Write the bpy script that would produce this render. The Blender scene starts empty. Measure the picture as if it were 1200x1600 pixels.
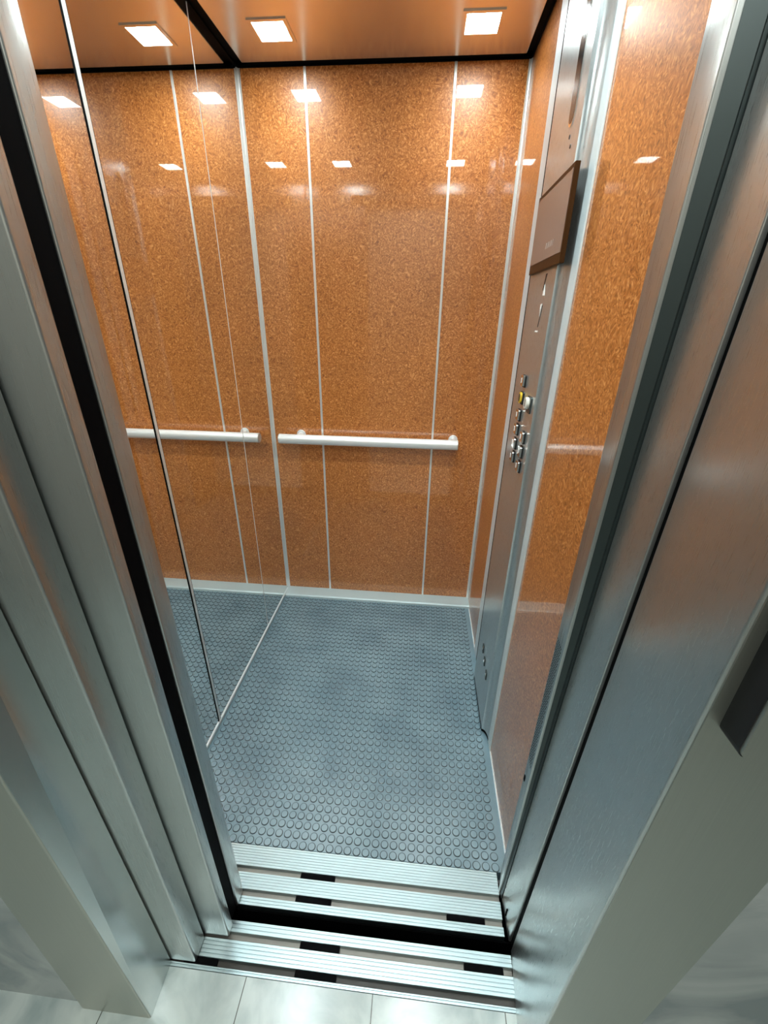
import bpy, bmesh, math, random
from mathutils import Vector
random.seed(7)
SC = bpy.context.scene
COL = SC.collection
PI = math.pi
W, D, H = 1.0215, 1.2709, 2.2162      # car interior: width, depth, height (metres)

# ------------------------------------------------------------------ materials
def new_mat(name):
    m = bpy.data.materials.new(name); m.use_nodes = True
    nt = m.node_tree; b = nt.nodes['Principled BSDF']
    return m, nt, b

def plain(name, col, rough=.5, metal=0., coat=0., spec=.5):
    m, nt, b = new_mat(name)
    b.inputs['Base Color'].default_value = (*col, 1)
    b.inputs['Roughness'].default_value = rough
    b.inputs['Metallic'].default_value = metal
    b.inputs['Coat Weight'].default_value = coat
    b.inputs['Specular IOR Level'].default_value = spec
    # a faint procedural unevenness so that nothing is perfectly flat
    tc = nt.nodes.new('ShaderNodeTexCoord'); n = nt.nodes.new('ShaderNodeTexNoise')
    n.inputs['Scale'].default_value = 35; n.inputs['Detail'].default_value = 3
    nt.links.new(tc.outputs['Object'], n.inputs['Vector'])
    mr = nt.nodes.new('ShaderNodeMapRange')
    mr.inputs['To Min'].default_value = max(0, rough - .04); mr.inputs['To Max'].default_value = rough + .04
    nt.links.new(n.outputs['Fac'], mr.inputs['Value']); nt.links.new(mr.outputs['Result'], b.inputs['Roughness'])
    return m

def steel(name, col=(.60, .62, .61), rough=.27, aniso=.65, grain=(900, 900, 6), bump=.02):
    m, nt, b = new_mat(name)
    b.inputs['Metallic'].default_value = 1
    b.inputs['Anisotropic'].default_value = aniso
    tg = nt.nodes.new('ShaderNodeTangent'); tg.direction_type = 'UV_MAP'
    nt.links.new(tg.outputs['Tangent'], b.inputs['Tangent'])
    tc = nt.nodes.new('ShaderNodeTexCoord'); mp = nt.nodes.new('ShaderNodeMapping')
    mp.inputs['Scale'].default_value = grain
    n = nt.nodes.new('ShaderNodeTexNoise'); n.inputs['Scale'].default_value = 1; n.inputs['Detail'].default_value = 2
    nt.links.new(tc.outputs['Object'], mp.inputs['Vector']); nt.links.new(mp.outputs['Vector'], n.inputs['Vector'])
    mr = nt.nodes.new('ShaderNodeMapRange'); mr.inputs['To Min'].default_value = rough - .03; mr.inputs['To Max'].default_value = rough + .04
    nt.links.new(n.outputs['Fac'], mr.inputs['Value']); nt.links.new(mr.outputs['Result'], b.inputs['Roughness'])
    cr = nt.nodes.new('ShaderNodeMix'); cr.data_type = 'RGBA'
    cr.inputs['A'].default_value = (*[c * .92 for c in col], 1); cr.inputs['B'].default_value = (*[min(1, c * 1.06) for c in col], 1)
    nt.links.new(n.outputs['Fac'], cr.inputs['Factor']); nt.links.new(cr.outputs['Result'], b.inputs['Base Color'])
    bp = nt.nodes.new('ShaderNodeBump'); bp.inputs['Strength'].default_value = bump; bp.inputs['Distance'].default_value = .001
    if bump: nt.links.new(n.outputs['Fac'], bp.inputs['Height']); nt.links.new(bp.outputs['Normal'], b.inputs['Normal'])
    return m

def laminate(name):
    m, nt, b = new_mat(name)
    L = nt.links
    tc = nt.nodes.new('ShaderNodeTexCoord')
    # swirl field: turns the flake direction from place to place
    sw = nt.nodes.new('ShaderNodeTexNoise'); sw.inputs['Scale'].default_value = 22; sw.inputs['Detail'].default_value = 1
    L.new(tc.outputs['Object'], sw.inputs['Vector'])
    mx = nt.nodes.new('ShaderNodeVectorMath'); mx.operation = 'MULTIPLY_ADD'
    mx.inputs[1].default_value = (.04, .04, .04)
    L.new(sw.outputs['Color'], mx.inputs[0]); L.new(tc.outputs['Object'], mx.inputs[2])
    n1 = nt.nodes.new('ShaderNodeTexNoise'); n1.inputs['Scale'].default_value = 165; n1.inputs['Detail'].default_value = 2.5
    n1.inputs['Distortion'].default_value = .7
    L.new(mx.outputs['Vector'], n1.inputs['Vector'])
    n2 = nt.nodes.new('ShaderNodeTexNoise'); n2.inputs['Scale'].default_value = 5; n2.inputs['Detail'].default_value = 2
    L.new(tc.outputs['Object'], n2.inputs['Vector'])
    r = nt.nodes.new('ShaderNodeValToRGB'); e = r.color_ramp.elements
    e[0].position = .28; e[0].color = (.235, .066, .010, 1)
    e[1].position = .74; e[1].color = (.80, .375, .125, 1)
    k = e.new(.43); k.color = (.41, .128, .022, 1)
    k = e.new(.55); k.color = (.54, .190, .042, 1)
    L.new(n1.outputs['Fac'], r.inputs['Fac'])
    mr = nt.nodes.new('ShaderNodeMapRange'); mr.inputs['To Min'].default_value = .86; mr.inputs['To Max'].default_value = 1.14
    L.new(n2.outputs['Fac'], mr.inputs['Value'])
    mu = nt.nodes.new('ShaderNodeVectorMath'); mu.operation = 'SCALE'
    L.new(r.outputs['Color'], mu.inputs[0]); L.new(mr.outputs['Result'], mu.inputs['Scale'])
    L.new(mu.outputs['Vector'], b.inputs['Base Color'])
    b.inputs['Roughness'].default_value = .38
    b.inputs['Coat Weight'].default_value = 1
    b.inputs['Coat IOR'].default_value = 1.62
    b.inputs['Coat Roughness'].default_value = .022
    return m

def marble(name, base, vein, scale=2.2, rough=.22, amount=.55):
    m, nt, b = new_mat(name); L = nt.links
    tc = nt.nodes.new('ShaderNodeTexCoord')
    n = nt.nodes.new('ShaderNodeTexNoise'); n.inputs['Scale'].default_value = scale; n.inputs['Detail'].default_value = 7
    n.inputs['Distortion'].default_value = 1.6
    L.new(tc.outputs['Object'], n.inputs['Vector'])
    r = nt.nodes.new('ShaderNodeValToRGB'); e = r.color_ramp.elements
    e[0].position = .38; e[0].color = (*vein, 1); e[1].position = amount; e[1].color = (*base, 1)
    L.new(n.outputs['Fac'], r.inputs['Fac']); L.new(r.outputs['Color'], b.inputs['Base Color'])
    b.inputs['Roughness'].default_value = rough
    return m

M = {}
M['laminate'] = laminate('orange_flake_laminate')
M['steel'] = steel('brushed_steel')
M['steel_front'] = steel('brushed_steel_panel', col=(.555, .58, .57), rough=.28, aniso=.6, bump=0, grain=(1800, 1800, 12))
M['steel_lining'] = steel('brushed_steel_lining', col=(.64, .67, .66), rough=.23, aniso=.6, bump=0)
M['steel_front'].node_tree.nodes['Principled BSDF'].inputs['Metallic'].default_value = .90
M['steel_frame'] = steel('satin_steel_frame', col=(.56, .555, .50), rough=.42, aniso=.5)
M['steel_cop'] = steel('control_panel_steel', col=(.56, .61, .62), rough=.28, aniso=.4, grain=(2600, 2600, 60), bump=.004)
M['steel_cop'].node_tree.nodes['Principled BSDF'].inputs['Metallic'].default_value = .82
M['steel_ceiling'] = plain('satin_ceiling_steel', (.76, .66, .58), .24, .86)
M['chrome'] = plain('polished_metal', (.75, .77, .77), .12, 1)
M['mirror'] = plain('mirror_silver', (.93, .93, .91), .0, 1)
_b = M['mirror'].node_tree
for l in list(_b.nodes['Principled BSDF'].inputs['Roughness'].links): _b.links.remove(l)
_b.nodes['Principled BSDF'].inputs['Roughness'].default_value = .004
M['aluminium'] = plain('aluminium_trim', (.86, .87, .86), .30, .55)
M['rail'] = plain('pale_aluminium_rail', (.86, .88, .88), .33, .35)
M['skirting'] = plain('satin_skirting', (.46, .56, .58), .42, .2)
M['edge'] = plain('pale_metal_edge', (.70, .80, .83), .35, .25)
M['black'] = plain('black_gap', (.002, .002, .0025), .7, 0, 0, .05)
M['black_plastic'] = plain('black_plastic', (.006, .006, .007), .5)
M['seal'] = plain('dark_grey_seal', (.045, .060, .060), .35, .6)
M['brown_black'] = plain('dark_hole', (.035, .028, .022), .5)
M['groove'] = plain('dirty_groove', (.20, .185, .165), .45, .6)
M['screen'] = plain('hazy_display_glass', (.24, .165, .135), .22, 0, 0, .5)
M['bezel'] = plain('dark_display_bezel', (.050, .020, .007), .3, 0, 0, .03)
M['slot'] = plain('dark_slot_inlay', (.02, .02, .022), .15, 0, 0, .3)
M['white'] = plain('white_mark', (.85, .85, .82), .5)
M['pale_text'] = plain('pale_text', (.42, .34, .30), .4)
M['yellow'] = plain('yellow_ring', (.85, .55, .03), .4)
M['cream'] = plain('pale_switch', (.72, .70, .62), .35)
M['marble_wall'] = marble('grey_white_marble', (.56, .59, .58), (.28, .32, .33), 3.2, .25, .62)
M['plaster'] = plain('landing_plaster', (.52, .50, .45), .7)

def floor_rubber():
    m, nt, b = new_mat('studded_rubber'); L = nt.links
    tc = nt.nodes.new('ShaderNodeTexCoord')
    n = nt.nodes.new('ShaderNodeTexNoise'); n.inputs['Scale'].default_value = 6; n.inputs['Detail'].default_value = 5
    L.new(tc.outputs['Object'], n.inputs['Vector'])
    r = nt.nodes.new('ShaderNodeValToRGB'); e = r.color_ramp.elements
    e[0].position = .3; e[0].color = (.115, .200, .250, 1); e[1].position = .72; e[1].color = (.190, .295, .345, 1)
    L.new(n.outputs['Fac'], r.inputs['Fac'])
    # rim shading painted in: a dark ring by height around each stud
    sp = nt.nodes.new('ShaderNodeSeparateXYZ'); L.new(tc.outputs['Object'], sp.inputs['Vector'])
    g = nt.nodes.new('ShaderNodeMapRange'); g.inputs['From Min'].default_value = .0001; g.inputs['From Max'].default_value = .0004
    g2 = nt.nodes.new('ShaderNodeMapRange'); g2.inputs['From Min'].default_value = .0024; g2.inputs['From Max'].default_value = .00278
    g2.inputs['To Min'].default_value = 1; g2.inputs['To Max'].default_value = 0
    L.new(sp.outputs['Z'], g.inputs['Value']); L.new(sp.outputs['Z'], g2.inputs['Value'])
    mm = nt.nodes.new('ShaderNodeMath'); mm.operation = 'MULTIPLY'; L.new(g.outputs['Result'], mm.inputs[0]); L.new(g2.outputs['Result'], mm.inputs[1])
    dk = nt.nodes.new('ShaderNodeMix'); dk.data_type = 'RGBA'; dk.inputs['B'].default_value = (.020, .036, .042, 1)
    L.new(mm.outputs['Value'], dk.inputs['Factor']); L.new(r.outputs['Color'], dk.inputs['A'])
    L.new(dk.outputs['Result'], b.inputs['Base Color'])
    b.inputs['Roughness'].default_value = .26
    b.inputs['Specular IOR Level'].default_value = .8
    n2 = nt.nodes.new('ShaderNodeTexNoise'); n2.inputs['Scale'].default_value = 160; n2.inputs['Detail'].default_value = 3
    L.new(tc.outputs['Object'], n2.inputs['Vector'])
    bp = nt.nodes.new('ShaderNodeBump'); bp.inputs['Strength'].default_value = .12; bp.inputs['Distance'].default_value = .001
    L.new(n2.outputs['Fac'], bp.inputs['Height']); L.new(bp.outputs['Normal'], b.inputs['Normal'])
    return m
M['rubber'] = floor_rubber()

def tile_floor():
    m, nt, b = new_mat('pale_marble_tiles'); L = nt.links
    tc = nt.nodes.new('ShaderNodeTexCoord')
    mp = nt.nodes.new('ShaderNodeMapping'); mp.inputs['Location'].default_value = (-.363, .267 + .30, 0)
    L.new(tc.outputs['Object'], mp.inputs['Vector'])
    br = nt.nodes.new('ShaderNodeTexBrick'); br.offset = 0; br.inputs['Scale'].default_value = 1
    br.inputs['Brick Width'].default_value = .302; br.inputs['Row Height'].default_value = .30
    br.inputs['Mortar Size'].default_value = .0012; br.inputs['Mortar Smooth'].default_value = .2
    br.inputs['Color1'].default_value = (1, 1, 1, 1); br.inputs['Color2'].default_value = (.90, .93, .93, 1); br.inputs['Mortar'].default_value = (.16, .16, .15, 1)
    L.new(mp.outputs['Vector'], br.inputs['Vector'])
    n = nt.nodes.new('ShaderNodeTexNoise'); n.inputs['Scale'].default_value = 7; n.inputs['Detail'].default_value = 8; n.inputs['Distortion'].default_value = 1.2
    L.new(tc.outputs['Object'], n.inputs['Vector'])
    r = nt.nodes.new('ShaderNodeValToRGB'); e = r.color_ramp.elements
    e[0].position = .36; e[0].color = (.42, .51, .51, 1); e[1].position = .62; e[1].color = (.66, .74, .72, 1)
    L.new(n.outputs['Fac'], r.inputs['Fac'])
    mu = nt.nodes.new('ShaderNodeMix'); mu.data_type = 'RGBA'; mu.blend_type = 'MULTIPLY'; mu.inputs['Factor'].default_value = 1
    L.new(r.outputs['Color'], mu.inputs['A']); L.new(br.outputs['Color'], mu.inputs['B'])
    L.new(mu.outputs['Result'], b.inputs['Base Color'])
    b.inputs['Roughness'].default_value = .22
    return m
M['tiles'] = tile_floor()

def emitter():
    m, nt, b = new_mat('lit_diffuser')
    b.inputs['Base Color'].default_value = (.9, .9, .9, 1)
    b.inputs['Emission Color'].default_value = (.88, 1.0, 1.0, 1)
    b.inputs['Emission Strength'].default_value = 78
    return m
M['light'] = emitter()

# ------------------------------------------------------------------ mesh helpers
def uv_box(me):
    uv = me.uv_layers.new(name='UVMap')
    for p in me.polygons:
        n = p.normal; ax = max(range(3), key=lambda i: abs(n[i]))
        for li in p.loop_indices:
            c = me.vertices[me.loops[li].vertex_index].co
            uv.data[li].uv = ((c.y, c.z) if ax == 0 else (c.x, c.z) if ax == 1 else (c.x, c.y))

def obj(name, bm, mat, parent=None, smooth=False):
    bmesh.ops.recalc_face_normals(bm, faces=bm.faces)
    me = bpy.data.meshes.new(name); bm.to_mesh(me); bm.free()
    if smooth:
        for p in me.polygons: p.use_smooth = True
        me.set_sharp_from_angle(angle=math.radians(40))
    uv_box(me); me.materials.append(mat)
    o = bpy.data.objects.new(name, me); COL.objects.link(o)
    if parent:
        o.parent = parent
        o.matrix_parent_inverse = parent.matrix_basis.inverted()
    return o

def empty(name, label, cat, loc=(0, 0, 0), group=None):
    o = bpy.data.objects.new(name, None); COL.objects.link(o)
    o.location = loc; o.empty_display_size = .05
    o['label'] = label; o['category'] = cat
    if group: o['group'] = group
    return o

def tag(o, label, cat, group=None):
    o['label'] = label; o['category'] = cat
    if group: o['group'] = group
    return o

def struct(name, bm, mat, parent=None, smooth=False, label=None, cat=None):
    o = obj(name, bm, mat, parent, smooth)
    if not parent:
        o['kind'] = 'structure'
        if label: o['label'] = label; o['category'] = cat
    return o

def add_box(bm, x0, x1, y0, y1, z0, z1, bev=0, seg=2):
    v = [bm.verts.new(p) for p in ((x0,y0,z0),(x1,y0,z0),(x1,y1,z0),(x0,y1,z0),(x0,y0,z1),(x1,y0,z1),(x1,y1,z1),(x0,y1,z1))]
    f = [bm.faces.new([v[i] for i in q]) for q in ((3,2,1,0),(4,5,6,7),(0,1,5,4),(1,2,6,5),(2,3,7,6),(3,0,4,7))]
    if bev:
        es = list({e for q in f for e in q.edges})
        bmesh.ops.bevel(bm, geom=es, offset=bev, segments=seg, profile=.5, affect='EDGES')
    return bm

def box(*a, **k): return add_box(bmesh.new(), *a, **k)

def loft(bot, top, z0, z1, bm=None):
    """prism standing upright whose bottom outline and top outline may differ a little"""
    bm = bm or bmesh.new(); n = len(bot)
    a = [bm.verts.new((x, y, z0)) for x, y in bot]; b = [bm.verts.new((x, y, z1)) for x, y in top]
    for i in range(n): bm.faces.new((a[i], a[(i+1) % n], b[(i+1) % n], b[i]))
    bm.faces.new(a[::-1]); bm.faces.new(b)
    return bm

def prism_x(prof, x0, x1, bm=None):
    """(y,z) outline run along X"""
    bm = bm or bmesh.new(); n = len(prof)
    a = [bm.verts.new((x0, y, z)) for y, z in prof]; b = [bm.verts.new((x1, y, z)) for y, z in prof]
    for i in range(n): bm.faces.new((a[i], a[(i+1) % n], b[(i+1) % n], b[i]))
    bm.faces.new(a[::-1]); bm.faces.new(b)
    return bm

def plate_x(pts, x0, x1, bm=None):
    """(y,z) outline with a thickness from x0 to x1: a flat shape on a side wall"""
    return prism_x(pts, x0, x1, bm)

def bevel_vertical(bm, off, seg=3):
    es = [e for e in bm.edges if abs(e.verts[0].co.z - e.verts[1].co.z) > .5]
    bmesh.ops.bevel(bm, geom=es, offset=off, segments=seg, profile=.5, affect='EDGES')
    return bm

def tube(p, q, r, n=24, bm=None, bev=0):
    bm = bm or bmesh.new(); p, q = Vector(p), Vector(q); d = (q - p).normalized()
    u = d.orthogonal().normalized(); w = d.cross(u)
    rings = [(p, r - bev), (p + d * bev, r), (q - d * bev, r), (q, r - bev)] if bev else [(p, r), (q, r)]
    R = [[bm.verts.new(c + (u * math.cos(2*PI*i/n) + w * math.sin(2*PI*i/n)) * rr) for i in range(n)] for c, rr in rings]
    for A, B in zip(R, R[1:]):
        for i in range(n): bm.faces.new((A[i], A[(i+1) % n], B[(i+1) % n], B[i]))
    bm.faces.new(R[0][::-1]); bm.faces.new(R[-1])
    return bm

def stadium(cy, cz, hw, hh, n=10):
    """upright rounded slot outline in (y,z)"""
    pts = []
    for i in range(n + 1): a = PI * i / n; pts.append((cy + hw * math.cos(a), cz + hh - hw + hw * math.sin(a)))
    for i in range(n + 1): a = PI + PI * i / n; pts.append((cy + hw * math.cos(a), cz - hh + hw + hw * math.sin(a)))
    return pts

def rrect(y0, y1, z0, z1, r, n=5):
    pts = []
    for cy, cz, s in ((y1-r, z1-r, 0), (y0+r, z1-r, PI/2), (y0+r, z0+r, PI), (y1-r, z0+r, 1.5*PI)):
        for i in range(n + 1): a = s + PI/2 * i / n; pts.append((cy + r*math.cos(a), cz + r*math.sin(a)))
    return pts

# ------------------------------------------------------------------ car shell
J1, J2, HB = .2437, .7686, .017
wb = struct('wall_back', box(-.05, W + .05, D + .012, D + .05, -.04, 2.36), M['steel'])
for x0, x1 in ((.004, J1 - .003), (J1 + .003, J2 - .003), (J2 + .003, W - .004)):
    obj('wall_panel', box(x0, x1, D, D + .012, 0, H), M['laminate'], wb)
def joint(x): return box(x - .0048, x + .0048, D - .003, D + .004, HB, H, bev=.0012)
struct('trim_1', joint(J1), M['aluminium']); struct('trim_2', joint(J2), M['aluminium'])
def corner_profile(x, s):
    t = .0022
    p = [(x, D), (x + s*.0105, D), (x + s*.0105, D - t), (x + s*.0065, D - t), (x + s*.0055, D - .0006), (x + s*.0045, D - .0050), (x + s*t, D - .006), (x + s*t, D - .010), (x, D - .010)]
    return loft(p, p, HB, H)
struct('trim_3', corner_profile(0, 1), M['aluminium']); struct('trim_4', corner_profile(W, -1), M['aluminium'])

# left wall: three mirrors in thin frames over a backing
Y1, Y2 = .9253, .383
struct('wall_left', box(-.05, -.012, -.05, D + .05, -.04, 2.36), M['steel'])
for y0, y1, lab in ((.004, Y2 - .004, 'tall mirror panel on left wall, nearest the sliding doors'),
                    (Y2 + .004, Y1 - .0015, 'widest tall mirror panel, middle of the left wall'),
                    (Y1 + .0015, D - .002, 'narrow mirror panel on left wall, touching the back corner')):
    o = obj('mirror', box(-.012, 0, y0, y1, HB, H), M['mirror']); tag(o, lab, 'mirror', 'mirrors of the left wall')
tb = bmesh.new(); add_box(tb, -.004, .003, Y2 - .0052, Y2 + .0052, HB, H, bev=.001)
struct('trim_5', tb, M['aluminium'])
dk = bmesh.new()
for y in (Y2 - .0072, Y2 + .0072): add_box(dk, -.004, .0012, y - .0018, y + .0018, HB, H)
struct('trim_13', dk, M['black'])
struct('trim_6', box(-.004, .0008, Y1 - .0016, Y1 + .0016, HB, H), M['aluminium'])
struct('trim_7', box(-.012, .004, -.0, D - .013, HB - .006, HB + .002, bev=.001), M['edge'])
struct('baseboard_left', box(-.012, .002, 0, D, -.001, HB - .006), M['skirting'])

wr = struct('wall_right', box(W + .006, W + .05, -.05, D + .05, -.04, 2.36), M['steel'])
obj('wall_panel', box(W, W + .006, .0, D, 0, H), M['laminate'], wr)
struct('trim_8', box(W - .003, W + .004, .02, D - .075, -.001, .005), M['edge'])

struct('baseboard_back', prism_x([(D + .004, -.001), (D + .004, .019), (D - .002, .0195), (D - .070, .0165), (D - .078, .012), (D - .080, -.001)], .0, W), M['skirting'])

# studded rubber floor
def rubber_floor():
    bm = bmesh.new(); add_box(bm, -.01, W + .005, .0, D + .01, -.04, 0)
    p = .0268; r0, r1, h, n = .0116, .0088, .0028, 16
    nx = int((W - .03) / p); ny = int((D - .085) / p)
    for i in range(nx + 1):
        for j in range(ny + 1):
            x = .022 + i * p; y = .010 + j * p
            if x > W - .012: continue
            rings = [[bm.verts.new((x + rr*math.cos(2*PI*k/n), y + rr*math.sin(2*PI*k/n), zz)) for k in range(n)]
                     for rr, zz in ((r0, -.0002), (r0 - .0003, h - .0013), (r0 - .0010, h - .0005), (r1, h))]
            for P, Q in zip(rings, rings[1:]):
                for k in range(n): bm.faces.new((P[k], P[(k+1) % n], Q[(k+1) % n], Q[k]))
            bm.faces.new(rings[-1])
    return bm
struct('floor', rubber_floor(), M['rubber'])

# ceiling: satin panel; black strips put in for the shade of the gap round it
cg = bmesh.new()
add_box(cg, -.05, W + .05, -.15, D + .05, 2.30, 2.36)
for a in ((-.02, .004, -.05, D + .02), (W - .004, W + .02, -.05, D + .02), (-.02, W + .02, D - .004, D + .02)): add_box(cg, *a, H, 2.30)
struct('ceiling', cg, M['black'])
struct('ceiling_panel', box(.032, W - .026, .03, D - .034, H, H + .02, bev=.002), M['steel_ceiling'])
shadow = bmesh.new()
for a in ((.0, .036, -.02, D), (W - .030, W, -.02, D), (.0, W, D - .038, D)): add_box(shadow, *a, H + .006, H + .03)
struct('shadow_gap_strip', shadow, M['black'])

def area(name, loc, size, power, col, rot=(0, 0, 0)):
    l = bpy.data.lights.new(name, 'AREA'); l.energy = power; l.size = size; l.color = col
    o = bpy.data.objects.new(name, l); COL.objects.link(o); o.location = loc; o.rotation_euler = rot
    return o
for lx, ly, lab in ((.197, 1.068, 'square ceiling downlight in the back left corner of the lift'),
                    (.832, 1.068, 'square ceiling downlight in the back right corner of the lift'),
                    (.192, .262, 'square front left ceiling downlight, seen as a reflection in the back wall'),
                    (.832, .250, 'square front right ceiling downlight, seen as a reflection in the back wall')):
    t = empty('ceiling_downlight', lab, 'ceiling light', (lx, ly, H), 'four square downlights of the lift ceiling')
    f = bmesh.new(); a, b_ = .060, .048
    for q in ((-a, -b_, -a, a), (b_, a, -a, a), (-b_, b_, -a, -b_), (-b_, b_, b_, a)):
        add_box(f, lx + q[0], lx + q[1], ly + q[2], ly + q[3], H - .003, H + .002)
    obj('frame', f, M['steel_ceiling'], t)
    obj('diffuser', box(lx - .0485, lx + .0485, ly - .0485, ly + .0485, H - .0022, H + .002), M['light'], t)
    area('downlight_lamp', (lx, ly, H - .008), .090, .6 if ly > .6 else 3.1, (.88, 1.0, 1.0)).data.spread = math.radians(128)

# ------------------------------------------------------------------ handrail
t = empty('handrail', 'pale round handrail fixed across the orange back wall', 'handrail', (.467, D - .05, .88))
ZR, YR, RR = .90, D - .058, .0228
obj('rail', tube((.052, YR, ZR), (.880, YR, ZR), RR, 32), M['rail'], t, True)
obj('end_cap', tube((.047, YR, ZR), (.0525, YR, ZR), RR + .0005, 32, bev=.002), M['aluminium'], t, True)
obj('end_cap', tube((.8795, YR, ZR), (.885, YR, ZR), RR + .0005, 32, bev=.002), M['aluminium'], t, True)
for x in (.140, .865):
    b = tube((x, YR + .004, ZR + .010), (x, D - .004, ZR + .010), .012, 20)
    k = obj('bracket', b, M['rail'], t, True)
    obj('flange', tube((x, D - .007, ZR + .010), (x, D, ZR + .010), .022, 24, bev=.002), M['rail'], k, True)

# ------------------------------------------------------------------ control panel column on the right wall
cop = empty('control_panel', 'tall steel control column with buttons and display on right wall', 'control panel', (W, .6, 0))
XF = .998
FL = W - .004
fb = bmesh.new(); add_box(fb, FL, W, .366, .885, .004, H - .01, bev=.0008)
obj('back_plate', fb, M['edge'], cop)
def cop_profile():
    pts = [(FL, .734), (FL, .405)]
    n = 8
    for i in range(1, n + 1):
        a = PI/2 * i / n; pts.append((XF + (FL - XF) * math.cos(a), .446 - .041 * (1 - math.sin(a))))
    for i in range(n):
        a = PI/2 * i / n; pts.append((XF + (FL - XF) * (1 - math.cos(a)), .706 + .028 * math.sin(a)))
    return pts
obj('edge_seam', box(FL - .0004, FL + .001, .796, .812, .01, H - .012), M['black'], cop)
pr = cop_profile()
obj('column_cover', loft(pr, pr, .018, H - .02), M['steel_cop'], cop, True)
obj('bottom_cap', loft(pr, pr, .006, .018), M['black'], cop, True)

# long rounded recess near the top
rim = obj('speaker_slot', plate_x(stadium(.522, 1.965, .020, .163), XF - .0012, XF + .002), M['chrome'], cop)
obj('slot_inlay', plate_x(stadium(.5235, 1.966, .0165, .158), XF - .0018, XF), M['slot'], rim)
for y, z in ((.515, 1.783), (.497, 1.762)):
    obj('screw', tube((XF - .0012, y, z), (XF + .001, y, z), .004, 12), M['brown_black'], cop)

# display
dsp = obj('display', box(.9885, XF + .001, .398, .690, 1.537, 1.712, bev=.001), M['bezel'], cop)
obj('display_screen', box(.9879, .989, .404, .684, 1.558, 1.702), M['screen'], dsp)

for i in range(7):
    y = .540 - i * .010
    obj('display_text', plate_x([(y, 1.580), (y - .003, 1.580), (y - .0045 + .004 * (i % 2), 1.592), (y - .0015 + .004 * (i % 2), 1.592)], .9876, .9882), M['pale_text'], dsp)
# engraved signs below the display: an up arrow and a down arrow with dark strokes
up = [(.540, 1.480), (.520, 1.480), (.530, 1.506)]
obj('arrow_mark', plate_x(up, XF - .0008, XF + .001), M['white'], cop)
dn = [(.545, 1.462), (.525, 1.462), (.535, 1.432)]
obj('arrow_mark', plate_x(dn, XF - .0008, XF + .001), M['white'], cop)
obj('underline_mark', plate_x([(.560, 1.400), (.535, 1.400), (.535, 1.396), (.560, 1.396)], XF - .0008, XF + .001), M['white'], cop)
obj('stroke_mark', plate_x([(.525, 1.458), (.521, 1.458), (.537, 1.408), (.541, 1.408)], XF - .0008, XF + .001), M['black_plastic'], cop)
obj('stroke_mark', plate_x([(.532, 1.528), (.522, 1.528), (.541, 1.492), (.544, 1.492)], XF - .0008, XF + .001), M['black_plastic'], cop)

# push buttons: square collar, raised cap, small braille/number plate
def push_button(y, z, s=.0165):
    c = obj('push_button', plate_x(rrect(y - s, y + s, z - s, z + s, .003), XF - .004, XF + .001), M['black_plastic'], cop)
    obj('button_cap', plate_x(rrect(y - s + .002, y + s - .002, z - s + .003, z + s - .001, .003), XF - .009, XF - .004), M['chrome'], c)
    obj('button_mark', plate_x(rrect(y + .002, y + .009, z - .006, z + .008, .001), XF - .0096, XF - .009), M['white'], c)
    return c
YL, YRt = .588, .500
for y, z in ((YL, 1.268), (YL, 1.172), (YL, 1.130), (YL, 1.088), (YL, 1.047), (YRt, 1.128), (YRt, 1.087), (YRt, 1.044)): push_button(y, z)
al = obj('alarm_button', plate_x(rrect(YL - .0165, YL + .0165, 1.204, 1.238, .003), XF - .004, XF + .001), M['black_plastic'], cop)
obj('alarm_ring', plate_x(stadium(YL, 1.222, .012, .0155), XF - .009, XF - .004), M['yellow'], al)
obj('alarm_cap', plate_x(stadium(YL, 1.222, .0075, .011), XF - .0098, XF - .0088), M['brown_black'], al)
ks = obj('key_switch', plate_x(rrect(.474, .516, 1.197, 1.240, .004), XF - .003, XF + .001), M['seal'], cop)
kb = obj('switch_barrel', tube((XF - .013, .497, 1.222), (XF - .003, .497, 1.222), .016, 24, bev=.0015), M['cream'], ks, True)
obj('key_slot', plate_x(rrect(.495, .499, 1.213, 1.231, .001), XF - .0135, XF - .0128), M['black_plastic'], ks)
# small locks low on the column
for y, z in ((.610, .262), (.560, .245), (.505, .232)):
    lk = obj('panel_lock', plate_x(rrect(y - .010, y + .010, z - .018, z + .018, .003), XF - .003, XF + .001), M['seal'], cop)
    obj('lock_cylinder', tube((XF - .005, y, z), (XF - .003, y, z), .007, 14), M['chrome'], lk, True)

# ------------------------------------------------------------------ car front: posts, header, sill, doors
Z1 = 2.12
post = empty('car_door_post', 'brushed steel post on the right, lift side of the doorway', 'door post', (1.02, -.07, 0))
def at(x0, k, z): return x0 + k * z
r0 = [(.999, .0), (.986, -.050), (1.06, -.050), (1.06, .0)]
r1 = [(.999, .0), (1.006, -.050), (1.06, -.050), (1.06, .0)]
o = obj('return_plate', bevel_vertical(loft(r0, r1, 0, Z1), .002), M['steel_front'], post, True)
s0 = [(.990, -.0505), (.992, -.060), (1.06, -.060), (1.06, -.0505)]
s1 = [(1.014, -.0505), (1.040, -.060), (1.06, -.060), (1.06, -.0505)]
obj('rubber_seal', loft(s0, s1, .0, Z1), M['seal'], post)
f0 = [(.993, -.061), (.997, -.145), (1.065, -.145), (1.065, -.061)]
f1 = [(1.045, -.061), (1.052, -.145), (1.075, -.145), (1.075, -.061)]
obj('post_face', bevel_vertical(loft(f0, f1, 0, Z1), .002), M['steel_front'], post, True)
gb = bmesh.new()
def xret(y, z): return .999 + (at(.986, .0095, z) - .999) * (-y / .05)
row = 0; z = .515
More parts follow.
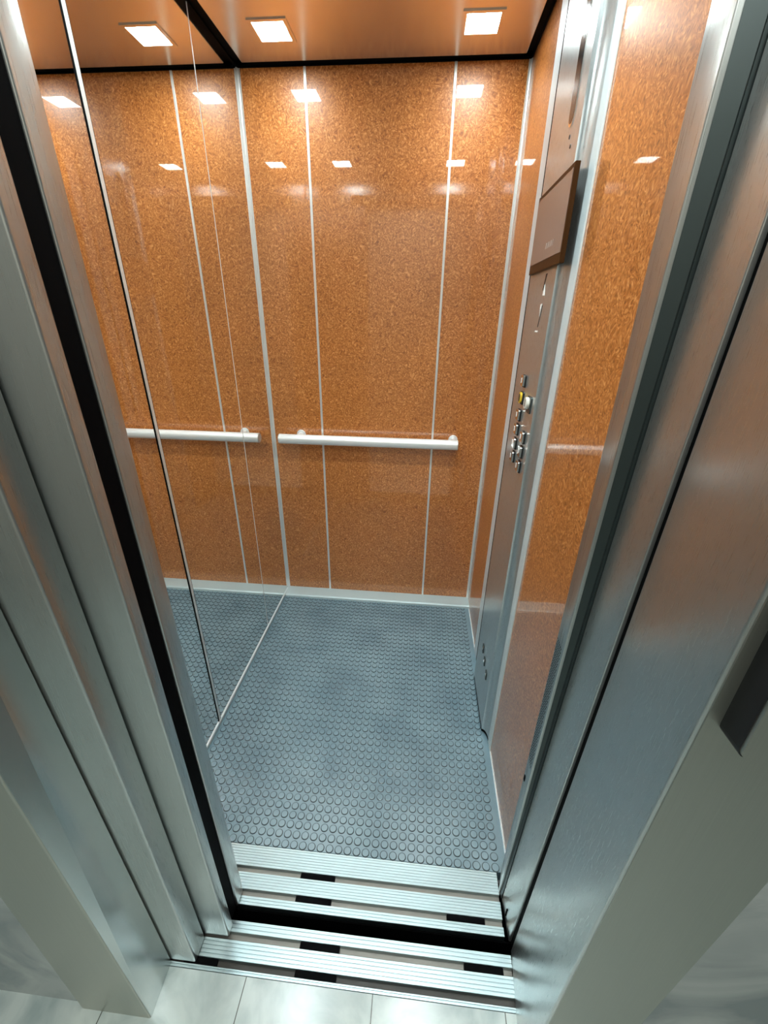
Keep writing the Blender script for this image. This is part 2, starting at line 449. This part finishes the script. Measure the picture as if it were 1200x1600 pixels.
while z < .865:
    y = -.006 - (.0022 if row % 2 else 0)
    while y > -.040:
        if True:
            x = xret(y, z) - .0004
            vs = [gb.verts.new((x, y + 0.0018*math.cos(2*PI*k/8), z + .0022*math.sin(2*PI*k/8))) for k in range(8)]
            gb.faces.new(vs)
        y -= .0062
    z += .0072; row += 1
o = obj('perforated_grille', gb, M['black'], post)
obj('screw_hole', plate_x(stadium(-.012, .440, .004, .010), xret(-.012, .44) - .0006, xret(-.012, .44) + .0005), M['black'], post)
obj('screw_hole', plate_x(stadium(-.100, .030, .002, .016), .9935, .998), M['black'], post)

wf = bmesh.new()
add_box(wf, -.05, .195, -.045, -.004, -.04, 2.30)
add_box(wf, -.05, 1.075, -.14, .0, 2.125, 2.36)
struct('wall_front', wf, M['steel'])

def ridged(y0, y1, n, h=.0013):
    """extruded plank profile: flat ribs with fine grooves, y0 > y1"""
    prof = [(y0, -.02)]; w = (y0 - y1) / n
    for i in range(n):
        a = y0 - i * w
        prof += [(a - .0006, -.0012), (a - .0014, 0), (a - w + .0014, 0), (a - w + .0006, -.0012)]
    prof.append((y1, -.02))
    return prof

def sill(name, lab, base_y, planks, grooves, slots, x0, x1, loc):
    t = empty(name, lab, 'door sill', loc)
    for y0, y1, n in planks:
        obj('ribbed_plank', prism_x(ridged(y0, y1, n), x0, x1), M['sill'], t)
    for y0, y1, mat in grooves:
        g = obj('guide_groove', box(x0, x1, y1 - .003, y0 + .003, -.024, -.0115), M[mat], t)
        for a, b, gy in slots:
            if y1 - .002 < gy < y0 + .002:
                obj('drain_slot', box(a, b, y1 + .0004, y0 - .0004, -.0118, -.0028), M['black'], g)
    return t
M['sill'] = steel('extruded_aluminium_sill', col=(.40, .49, .51), rough=.36, aniso=.3, grain=(8, 500, 500), bump=.02)
sill('car_sill', 'ribbed aluminium sill at the edge of the studded lift floor', 0,
     [(.0, -.0535, 8), (-.0665, -.1055, 6), (-.1185, -.139, 3)], [(-.0535, -.0665, 'groove'), (-.1055, -.1185, 'groove')],
     [(.437, .534, -.06), (.437, .534, -.112), (.843, .942, -.112)], -.02, .988, (.5, -.07, 0))
sill('landing_sill', 'ribbed aluminium sill beside the pale landing tiles', 0,
     [(-.170, -.1945, 3), (-.2075, -.2450, 5), (-.2575, -.2680, 2)], [(-.1945, -.2075, 'groove'), (-.2450, -.2575, 'brown_black')],
     [(.474, .574, -.20), (.881, .975, -.20), (.475, .575, -.25), (.20, .282, -.25)], -.02, .997, (.5, -.22, 0))

# sliding panels, two on the lift side and two on the landing side
def door_leaf(name, lab, x0, xb, k, y0, y1, bev):
    b = loft([(x0, y0), (xb, y0), (xb, y1), (x0, y1)], [(x0, y0), (xb + k*2.11, y0), (xb + k*2.11, y1), (x0, y1)], .004, 2.106)
    bevel_vertical(b, bev)
    o = obj(name, b, M['steel_front'], None, True); tag(o, lab, 'sliding door', 'telescopic sliding door leaves at left')
    return o
lead = door_leaf('car_door_leaf', 'lift-side steel sliding door leaf, just behind the black gap at left', -.38, .290, -.004, -.1435, -.107, .003)
obj('gap_shade_strip', loft([(.20, -.1755), (.2865, -.1755), (.2865, -.1445), (.20, -.1445)], [(.19, -.1755), (.278, -.1755), (.278, -.1445), (.19, -.1445)], .006, 2.10), M['black'], lead)  # black filler added on the leaf, stands in for the shade in the gap
door_leaf('landing_door_leaf', 'leading landing-side steel door leaf, in front of the black gap at left', -.38, .292, -.005, -.2050, -.178, .004)
door_leaf('landing_door_leaf', 'trailing landing-side steel door leaf, beside the bright left jamb', -.38, .232, -.010, -.2565, -.2095, .004)

# landing frame
fr = empty('landing_door_frame', 'wide steel frame around the lift doorway on the landing', 'door frame', (.58, -.3, 0))
lj0 = [(.012, -.351), (.175, -.351), (.170, -.2605), (.150, -.2605), (.150, -.31), (.012, -.31)]
lj1 = [(-.005, -.351), (.116, -.351), (.130, -.2605), (.110, -.2605), (.096, -.31), (-.005, -.31)]
obj('left_jamb', bevel_vertical(loft(lj0, lj1, 0, 2.114), .003), M['steel_frame'], fr, True)
ll0 = [(.1752, -.3490), (.1768, -.3490), (.1722, -.2605), (.1702, -.2605)]
ll1 = [(.1162, -.3490), (.1180, -.3490), (.1322, -.2605), (.1302, -.2605)]
obj('jamb_lining', loft(ll0, ll1, .001, 2.112), M['steel_lining'], fr)
rj0 = [(.9995, -.160), (.986, -.351), (1.119, -.351), (1.119, -.31), (1.06, -.160)]
rj1 = [(1.050, -.160), (1.022, -.351), (1.250, -.351), (1.250, -.31), (1.12, -.160)]
obj('right_jamb', bevel_vertical(loft(rj0, rj1, 0, 2.114), .004), M['steel_front'], fr, True)
rf0 = [(.9895, -.3525), (1.1185, -.3525), (1.1185, -.350), (.9895, -.350)]
rf1 = [(1.0255, -.3525), (1.2495, -.3525), (1.2495, -.350), (1.0255, -.350)]
obj('front_plate', loft(rf0, rf1, .001, 2.112), M['steel_frame'], fr)
obj('header', box(-.005, 1.25, -.351, -.168, 2.114, 2.32, bev=.003), M['steel_frame'], fr)

cp = empty('call_panel', 'landing call panel with black sides on the right door frame', 'call panel', (1.07, -.351, 1.05))
def plate_y(pts, y0, y1):
    bm = bmesh.new(); a = [bm.verts.new((x, y0, z)) for x, z in pts]; b = [bm.verts.new((x, y1, z)) for x, z in pts]; n = len(pts)
    for i in range(n): bm.faces.new((a[i], a[(i+1) % n], b[(i+1) % n], b[i]))
    bm.faces.new(a); bm.faces.new(b[::-1]); return bm
obj('housing', plate_y(rrect(1.0225, 1.112, 1.050, 1.330, .012), -.380, -.350), M['black_plastic'], cp)
obj('face_plate', plate_y(rrect(1.0235, 1.111, 1.051, 1.329, .012), -.3835, -.380), M['steel_frame'], cp)

# ------------------------------------------------------------------ landing
struct('floor_landing', box(-1.6, 2.6, -1.9, -.268, -.04, 0), M['tiles'])
struct('wall_landing_left', box(-1.6, .014, -.342, -.29, -.0, 2.6), M['marble_wall'])
rw0 = [(1.117, -.342), (2.6, -.342), (2.6, -.29), (1.117, -.29)]
rw1 = [(1.248, -.342), (2.6, -.342), (2.6, -.29), (1.248, -.29)]
struct('wall_landing_right', loft(rw0, rw1, 0, 2.12), M['marble_wall'])
struct('wall_landing_top', box(-1.6, 2.6, -.342, -.29, 2.32, 2.6), M['marble_wall'])
struct('wall_landing_rear', box(-1.6, 2.6, -1.95, -1.9, 0, 2.6), M['plaster'])
struct('ceiling_landing', box(-1.6, 2.6, -1.95, -.29, 2.6, 2.65), M['plaster'])
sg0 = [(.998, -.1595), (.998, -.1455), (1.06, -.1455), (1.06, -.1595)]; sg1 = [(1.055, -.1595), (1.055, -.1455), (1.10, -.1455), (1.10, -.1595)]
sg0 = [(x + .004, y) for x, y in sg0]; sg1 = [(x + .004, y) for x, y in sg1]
struct('gap_shade_fill', loft(sg0, sg1, 0, 2.10), M['black'])  # black filler added so the running gap at right looks dark
struct('wall_shaft', box(-.5, 1.5, -.40, .2, -.52, -.5), M['black'])
struct('trim_10', box(-.5, 1.5, -.141, -.139, -.5, -.022), M['black'])
struct('trim_11', box(-.5, 1.5, -.1695, -.1675, -.5, -.022), M['black'])

# ------------------------------------------------------------------ light, world, camera
area('landing_lamp', (.5, -1.25, 2.55), .7, 24, (.97, 1.0, .95))
w = bpy.data.worlds.new('dim_landing'); SC.world = w; w.use_nodes = True
w.node_tree.nodes['Background'].inputs['Color'].default_value = (.55, .60, .58, 1)
w.node_tree.nodes['Background'].inputs['Strength'].default_value = .12

cam = bpy.data.cameras.new('camera'); co = bpy.data.objects.new('camera', cam); COL.objects.link(co)
co.location = (.7086, -.671, 1.4252); co.rotation_euler = (1.1348, -.0134, .0902)
cam.sensor_fit = 'VERTICAL'; cam.sensor_height = 36; cam.lens = 36 * 651.79 / 1600
cam.clip_start = .02
SC.camera = co
SC.view_settings.view_transform = 'Standard'
SC.view_settings.look = 'None'
SC.view_settings.exposure = 0
SC.cycles.use_denoising = True
SC.cycles.max_bounces = 14
SC.cycles.glossy_bounces = 8
SC.cycles.diffuse_bounces = 6
SC.cycles.sample_clamp_indirect = 12
SC.cycles.blur_glossy = .3
